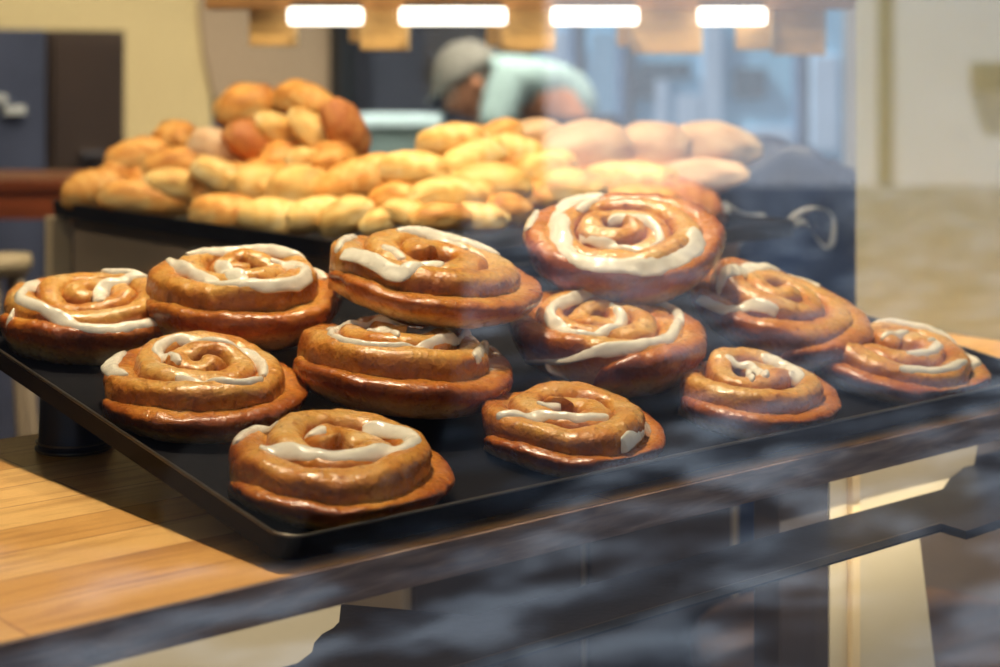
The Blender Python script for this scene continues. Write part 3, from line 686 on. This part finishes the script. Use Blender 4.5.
for (x, y, ww, hh) in ((16, 110, 11, 7), (2, 99, 5, 7)):
    p = atY(x, y, 3.39); box(bm, (p.x-ww*.003-ns.location.x, -.02, p.z-hh*.0015-ZF), (p.x+ww*.002-ns.location.x, 0, p.z+hh*.0015-ZF), .002)
link('white_card', bm, M['plastic'], ns)
# red-brown table at left
tb = empty('bar_table', P(20, 180, 2.9)); tb.location.z = ZF; tag(tb, 'reddish brown wooden table standing left of the bread heap', 'table')
Rz = Matrix.Rotation(AZ-PI/2, 4, 'Z'); tb.rotation_euler.z = AZ-PI/2
hz_ = P(0, 180, 2.9).z-ZF; sc = 2.9/F
link('table_top', bx((-.35, 0, hz_-.02), (.16, .26, hz_), .003), M['red_wood'], tb)
link('apron', bx((-.34, .01, hz_-.068), (.145, .03, hz_-.02), .002), M['red_wood'], tb)
for x in (-.33, .09):
    for y in (.02, .2): link('leg', bx((x, y, 0), (x+.035, y+.035, hz_-.02), .003), M['red_wood'], tb)
st = empty('round_stool', P(4, 262, 2.2)); st.location.z = ZF; tag(st, 'stool with a cream round seat behind the leftmost cinnamon roll', 'stool')
hs = P(4, 253, 2.2).z-ZF
bm = bmesh.new(); lathe(bm, [(.0, hs-.028), (.030, hs-.028), (.036, hs-.015), (.034, hs-.002), (.0, hs)][1:-1]); link('seat', bm, M['cream_paint'], st, True)
for k in range(4):
    a_ = k*PI/2+.6; bm = bmesh.new(); tube(bm, [(.02*math.cos(a_), .02*math.sin(a_), hs-.028), (.12*math.cos(a_), .12*math.sin(a_), 0)], .008); link('leg', bm, M['cabinet_brown'], st, True)
# cream panel under the counter at left, cream leg and brown round table at right
pn = empty('base_panel', (0, 0, 0)); tag(pn, 'cream panel under the left end of the counter', 'panel')
p0 = atY(60, 640, .2); p1 = atY(346, 640, .2)
link('panel_board', bx((-1.9, .2, ZF), (p1.x, .22, -.0195), .004), M['cream_paint'], pn)
link('foot_rail', bx((-1.9, .19, ZF), (p1.x, .2, ZF+.08), .003), M['cabinet_brown'], pn)
YL = .075; o0 = atY(880, 600, YL)
lg = empty('trestle', (o0.x, YL, ZF)); tag(lg, 'cream trestle with a wide tapered leg standing below the right end of the counter', 'trestle')
def lp(px, py): p = atY(px, py, YL); return (p.x-o0.x, p.z-ZF)
bm = bmesh.new()
pr = [(lp(830, 600)[0], -.0195-ZF), (lp(985, 600)[0], -.0195-ZF), lp(972, 475), lp(955, 500), lp(918, 525), lp(935, 667), (lp(935, 667)[0]+.05, 0), (lp(830, 600)[0], 0)]
f = bm.faces.new([bm.verts.new((x, 0, z)) for x, z in pr]); r_ = bmesh.ops.extrude_face_region(bm, geom=[f])
for v in [g for g in r_['geom'] if isinstance(g, bmesh.types.BMVert)]: v.co.y += .025
link('wide_leg', bm, M['cream_paint'], lg)
link('edge_batten', bx((lp(847, 600)[0], -.005, 0), (lp(855, 600)[0], 0, -.02-ZF), .001), M['tag_edge'], lg)
link('dark_upright', bx((lp(780, 600)[0], 0, 0), (lp(829, 600)[0], .025, -.02-ZF), .002), M['dark_brown'], lg)
rc_ = P(885, 60, 1.59)
rt = empty('round_table', (rc_.x, rc_.y, ZF)); tag(rt, 'low round brown wooden table on the floor under the counter', 'table')
ht = -.285-ZF
bm = bmesh.new(); lathe(bm, [(.17, ht-.03), (.18, ht-.02), (.18, ht-.004), (.175, ht)], n=64); link('table_top', bm, M['brown_wood'], rt)
bm = bmesh.new(); lathe(bm, [(.12, 0), (.11, .02), (.03, .04), (.028, ht-.05), (.08, ht-.03)]); link('pedestal', bm, M['dark_brown'], rt, True)
# ------------------------------------------------------------------ things beyond the back glass and inside, far
tt = empty('side_counter', P(400, 122, 5.2)); tt.location.z = ZF; tt.rotation_euler.z = AZ-PI/2; tag(tt, 'pale teal counter far behind the bread, between the two peaks of the heap', 'counter')
ht2 = P(0, 117, 5.2).z-ZF
link('counter_top', bx((-.17, 0, ht2-.03), (.122, .4, ht2), .004), M['pale_blue'], tt)
link('counter_front', bx((-.16, .02, 0), (.115, .38, ht2-.03), .004), mat('counter_teal', (.16, .25, .28), .5), tt)
# person stooping over that counter
def person():
    root = empty('person', P(520, 150, 5.3)); root.location.z = ZF; root.rotation_euler.z = AZ-PI/2
    tag(root, 'person in a pale blue shirt and grey cap, stooping to the left behind the bread', 'person')
    X = lambda px: (px-520)*5.3/F
    Z = lambda py: CAM.z-(py-YH)*5.3/F-ZF
    J = {'pel': (.17, .12, .90), 'spine': (.11, .10, 1.04), 'chest': (X(520), .08, Z(72)), 'neck': (X(497), .05, Z(68)), 'head': (X(483), .04, Z(74)),
         'ls': (X(508), -.10, Z(80)), 'le': (X(492), -.14, Z(135)), 'lw': (X(468), -.12, Z(170)), 'rs': (X(510), .22, Z(78)), 're': (X(488), .28, Z(130)), 'rw': (X(455), .22, Z(165)),
         'lh': (.17, .02, .86), 'lk': (.13, .0, .46), 'la': (.20, .0, .08), 'lt': (.06, -.02, .03), 'rh': (.17, .22, .86), 'rk': (.13, .24, .46), 'ra': (.20, .24, .08), 'rt': (.06, .26, .03)}
    E = [('pel', 'spine'), ('spine', 'chest'), ('chest', 'neck'), ('neck', 'head'), ('chest', 'ls'), ('ls', 'le'), ('le', 'lw'), ('chest', 'rs'), ('rs', 're'), ('re', 'rw'), ('pel', 'lh'), ('lh', 'lk'), ('lk', 'la'), ('la', 'lt'), ('pel', 'rh'), ('rh', 'rk'), ('rk', 'ra'), ('ra', 'rt')]
    Rr = {'pel': .13, 'spine': .13, 'chest': .135, 'neck': .05, 'head': .06, 'ls': .06, 'le': .043, 'lw': .027, 'rs': .06, 're': .043, 'rw': .027, 'lh': .09, 'lk': .06, 'la': .04, 'lt': .032, 'rh': .09, 'rk': .06, 'ra': .04, 'rt': .032}
    def skin(name, joints, edges, radii, m, grow=0, parent=root):
        me = bpy.data.meshes.new(name); idx = {j: i for i, j in enumerate(joints)}
        me.from_pydata([J[j] for j in joints], [(idx[a], idx[b]) for a, b in edges], []); me.materials.append(m)
        o = bpy.data.objects.new(name, me); C.objects.link(o); o.parent = parent
        md = o.modifiers.new('s', 'SKIN'); md.use_smooth_shade = True; su = o.modifiers.new('u', 'SUBSURF'); su.levels = su.render_levels = 2
        lay = me.skin_vertices[0] if me.skin_vertices else None
        for i, j in enumerate(joints): lay.data[i].radius = (radii[j]+grow,)*2
        lay.data[0].use_root = True
        return o
    # hands
    for s_, wv in (('l', -1), ('r', 1)):
        w = Vector(J[s_+'w']); d = Vector((-.8, 0, -.6)); sd = Vector((0, 1, 0))
        J[s_+'p'] = tuple(w+d*.07); Rr[s_+'p'] = .03; E.append((s_+'w', s_+'p'))
        for f in range(4):
            for k in (1, 2): J['%sf%d%d' % (s_, f, k)] = tuple(w+d*(.08+.045*k-(.01 if f in (0, 3) else 0))+sd*(.022*(f-1.5))+Vector((.0, 0, -.01*k*k))); Rr['%sf%d%d' % (s_, f, k)] = .009
            E += [(s_+'p', '%sf%d1' % (s_, f)), ('%sf%d1' % (s_, f), '%sf%d2' % (s_, f))]
        J[s_+'t1'] = tuple(w+d*.06+sd*(-.045*wv)); Rr[s_+'t1'] = .010; E.append((s_+'p', s_+'t1'))
    joints = list(J)
    skin('body', joints, E, Rr, M['skin'])
    sj = ['pel', 'spine', 'chest', 'neck', 'ls', 'le', 'rs', 're']
    r2 = dict(Rr); r2['neck'] = .04
    skin('shirt', sj, [e for e in E if e[0] in sj and e[1] in sj], r2, M['shirt'], .014)
    tj = ['pel', 'lh', 'lk', 'la', 'rh', 'rk', 'ra']
    skin('trousers', tj, [e for e in E if e[0] in tj and e[1] in tj], Rr, M['apron'], .014)
    # head with face, facing left and down
    hd = Vector((X(474), .04, Z(84)))
    bm = bmesh.new(); bmesh.ops.create_uvsphere(bm, u_segments=28, v_segments=20, radius=1)
    for v in bm.verts:
        x, y, z = v.co
        jaw = 1-.28*max(0, -z)*(1 if True else 0); y *= jaw; q = Vector((x*.100, y*.076, z*.118))
        if x < 0:                                    # face side
            q.x -= .022*math.exp(-((y/.18)**2+((z+.12)/.20)**2))      # nose
            q.x += .008*math.exp(-(((abs(y)-.38)/.16)**2+((z-.10)/.12)**2))   # eye sockets
            q.x -= .006*math.exp(-((y/.3)**2+((z+.5)/.07)**2))   # lips
            q.x -= .010*math.exp(-((y/.3)**2+((z+.85)/.15)**2))  # chin
        v.co = q
    Rm = Matrix.Translation(hd) @ Matrix.Rotation(math.radians(-35), 4, 'Y')
    for v in bm.verts: v.co = Rm @ v.co
    for sy in (-1, 1): 
        g = bmesh.ops.create_uvsphere(bm, u_segments=10, v_segments=8, radius=1)['verts']
        for v in g: v.co = Rm @ Vector((v.co.x*.02+.01, v.co.y*.010+sy*.078, v.co.z*.03))
    link('head', bm, M['skin'], root, True)
    for sy in (-1, 1):
        bm = bmesh.new(); g = bmesh.ops.create_uvsphere(bm, u_segments=10, v_segments=8, radius=.010)['verts']
        for v in g: v.co = Rm @ (v.co+Vector((-.086, sy*.030, .012)))
        link('eye', bm, M['hair'], root, True)
    bm = bmesh.new(); bmesh.ops.create_uvsphere(bm, u_segments=28, v_segments=18, radius=1)
    for v in list(bm.verts):
        if v.co.z < -.35 or (v.co.z < .28 and v.co.x < .1): bm.verts.remove(v)
    for v in bm.verts: v.co = Rm @ Vector((v.co.x*.112, v.co.y*.086, v.co.z*.126+.006))
    link('hair', bm, M['hair'], root, True)
    bm = bmesh.new(); bmesh.ops.create_uvsphere(bm, u_segments=28, v_segments=18, radius=1)
    for v in list(bm.verts):
        if v.co.z < .15: bm.verts.remove(v)
    for v in bm.verts: v.co = Rm @ Vector((v.co.x*.122, v.co.y*.096, v.co.z*.14+.006))
    bm2 = [bm.verts.new(Rm @ Vector((-.10-.06*math.cos(t), .085*math.sin(t), .045-.012*math.cos(t)))) for t in [(-PI/2+PI*k/10) for k in range(11)]]
    b3 = [bm.verts.new(Rm @ Vector((-.10+.0*k, .085*math.sin(-PI/2+PI*k/10), .055))) for k in range(11)]
    for k in range(10): bm.faces.new((bm2[k], bm2[k+1], b3[k+1], b3[k]))
    o = link('cap', bm, M['cap'], root, True); sm = o.modifiers.new('t', 'SOLIDIFY'); sm.thickness = .006
person()
# outdoors behind the back glass
struct('street_behind', bx((-5, YB+.1, ZF-.3), (30, 26, ZF-.2)), M['teal'])
fb = empty('blue_facade', (0, 0, 0)); tag(fb, 'pale blue building front seen through the back windows', 'building')
def fbox(px0, px1, py0, py1, d, th, m, par, nm):
    c0, c1, c2 = P(px0, py1, d), P(px1, py1, d), P(px0, py0, d)
    M4 = Matrix((RT, FW, UP)).transposed().to_4x4(); M4.translation = c0
    return link(nm, bx((0, 0, 0), ((c1-c0).length, th, (c2-c0).z), .004, M4), m, par)
fbox(520, 960, -500, 260, 14, .4, M['blue_panel'], fb, 'facade_wall')
for (x0, x1, ya, yb, mm) in ((641, 690, 62, 78, 'teal'), (622, 632, 50, 130, 'teal'), (632, 655, 74, 98, 'teal'), (735, 766, 68, 98, 'teal'), (590, 622, 30, 125, 'pale_blue'), (655, 668, 80, 150, 'facade_white'), (541, 574, 30, 120, 'facade_white'), (676, 700, 95, 140, 'facade_white'), (812, 838, 55, 150, 'facade_white'), (703, 722, 20, 150, 'facade_white'), (744, 800, 128, 150, 'facade_white')):
    fbox(x0, x1, ya, yb, 13.94, .06, M[mm], fb, 'window' if mm == 'teal' else 'facade_panel')
dk = empty('dark_building', (0, 0, 0)); tag(dk, 'dark brown building seen through the back window left of the blue front', 'building')
fbox(300, 536, -500, 320, 11, .3, mat('dim_brick', (.075, .055, .05), .8, 0, .4, 1.2), dk, 'facade_wall')
fbox(425, 480, -100, 92, 10.95, .05, mat('tan_board', (.16, .10, .06), .8), dk, 'facade_panel')
# ------------------------------------------------------------------ the street in front, seen as a reflection
def mir(v): return Vector((v.x, 2*YG-v.y, v.z))
struct('pavement', bx((-25, -34, ZF-.1), (40, YG-.11, ZF-.004)), M['cobbles'])
MV = Matrix.Diagonal((1, -1, 1, 1))
def vbox(px0, px1, py0, py1, d, th, m, par, nm, bev=.0):
    c = [mir(P(px0, py1, d)), mir(P(px1, py1, d)), mir(P(px0, py0, d))]
    ax = (c[1]-c[0]); L = ax.length; ax.normalize(); ay = Vector((-ax.y, ax.x, 0)); 
    if ay.dot(mir(CAM+FW)-mir(CAM)) < 0: ay = -ay
    M4 = Matrix((ax, ay, UP)).transposed().to_4x4(); M4.translation = c[0]
    return link(nm, bx((0, 0, 0), (L, th, (c[2]-c[0]).z), bev, M4), m, par)
wb = empty('white_building', mir(P(700, 185, 15.6))); wb.location = (0, 0, 0); tag(wb, 'pale rendered building across the street, mirrored in the right of the window', 'building')
D1 = 15.6; gy = YH+(CAM.z-ZF)*F/D1
vbox(545, 1500, -480, gy, D1, 1.0, M['facade_white'], wb, 'facade_wall')
vbox(879, 891, -480, gy-2, D1-.14, .12, M['pipe'], wb, 'drain_pipe', .02)
vbox(976, 1010, 62, 92, D1-.3, .28, M['pipe'], wb, 'wall_lamp', .05)
kb = empty('dark_building', (0, 0, 0)); tag(kb, 'dark building across the street beside the pale one', 'building')
vbox(-1500, 545, -900, gy, D1, 1.0, M['facade_dark'], kb, 'facade_wall')
vn = empty('van_blocker', (0, 0, 0)); tag(vn, 'black van added on the street outside to block the reflection', 'van')  # added unseen van, keeps the street reflection dark at the left
D2 = 3.9; g2 = YH+(CAM.z-ZF)*F/D2
vbox(-1700, 448, -500, g2-95, D2, 1.7, M['van_black'], vn, 'van_body', .12)
vbox(-1650, 430, g2-110, g2-60, D2+.05, 1.6, M['van_black'], vn, 'lower_skirt', .02)
for px in (-1300, 240):
    c = mir(P(px, g2-73, D2+.1)); bm = bmesh.new(); lathe(bm, [(.17, -.1), (.17, .1)], n=32)
    d_ = (mir(CAM+FW)-mir(CAM)).normalized(); q = UP.cross(d_)
    o = link('wheel', bm, M['tyre'], vn); o.matrix_world = Matrix.Translation(c) @ d_.to_track_quat('Z', 'Y').to_matrix().to_4x4()
# ------------------------------------------------------------------ light
W = bpy.data.worlds.new('world'); bpy.context.scene.world = W; W.use_nodes = True
bg = W.node_tree.nodes['Background']; bg.inputs[0].default_value = (.62, .78, 1, 1); bg.inputs[1].default_value = .35
def light(name, kind, loc, energy, col, size=.1, tgt=None, **kw):
    l = bpy.data.lights.new(name, kind); l.energy = energy; l.color = col
    if kind == 'AREA': l.size = size
    elif kind == 'SUN': l.angle = size
    else: l.shadow_soft_size = size
    for k, v in kw.items(): setattr(l, k, v)
    o = bpy.data.objects.new(name, l); C.objects.link(o); o.location = loc
    if tgt is not None: o.rotation_euler = (Vector(tgt)-Vector(loc)).to_track_quat('-Z', 'Y').to_euler()
    return o
light('sun', 'SUN', (0, 5, 20), 5.5, (1, .97, .93), .03, (5.5, 5-2.5, 20-8))
WARM = (1, .83, .58)
light('counter_spot', 'SPOT', (.12, .30, 1.45), 100, WARM, .06, (.25, .16, 0), spot_size=1.25, spot_blend=.7)
light('bread_spot', 'SPOT', (.62, .60, 1.5), 105, (1, .84, .58), .08, (.62, .85, .1), spot_size=1.3, spot_blend=.7)
light('plaque_fill', 'SPOT', (-.2, .55, 1.5), 45, (1, .84, .58), .1, (1.2, 1.2, .25), spot_size=1.0, spot_blend=.8)  # added front spot, brightens plaques and bread
light('room_lamp', 'AREA', (2.6, 2.6, 1.6), 70, (1, .86, .64), 1.4, (2.6, 2.7, 0), spread=1.5)
light('wall_lamp_glow', 'AREA', (1.2, 2.6, 1.6), 22, (1, .88, .62), .8, (2.0, 4.0, .3), spread=1.6)
light('under_counter_fill', 'AREA', (.2, .014, -.0215), .6, (1, .95, .8), 1.9, (.2, .5, -.5), shape='RECTANGLE', size_y=.004)  # added hidden strip, brightens the cream panels below the counter
light('cabinet_fill', 'SPOT', (-1.2, 1.5, 1.6), 60, (1, .82, .6), .08, (.50, 1.0, -.02), spot_size=.55, spot_blend=.6)  # added spot, lifts the dark cabinet side
light('table_fill', 'SPOT', (-.4, 1.6, 1.6), 45, (1, .82, .6), .08, tuple(P(20, 200, 2.9)), spot_size=.5, spot_blend=.6)  # added spot, lifts the red table front
light('sill_fill', 'AREA', (.2, .02, ZS-.0075), 1.6, (1, .93, .76), 1.9, (.2, .5, -.7), shape='RECTANGLE', size_y=.004)  # added strip hidden below the sill plate, brightens the trestle
vs = bpy.context.scene.view_settings
vs.view_transform = 'Standard'; vs.look = 'None'; vs.exposure = 0; vs.gamma = 1; vs.use_curve_mapping = False
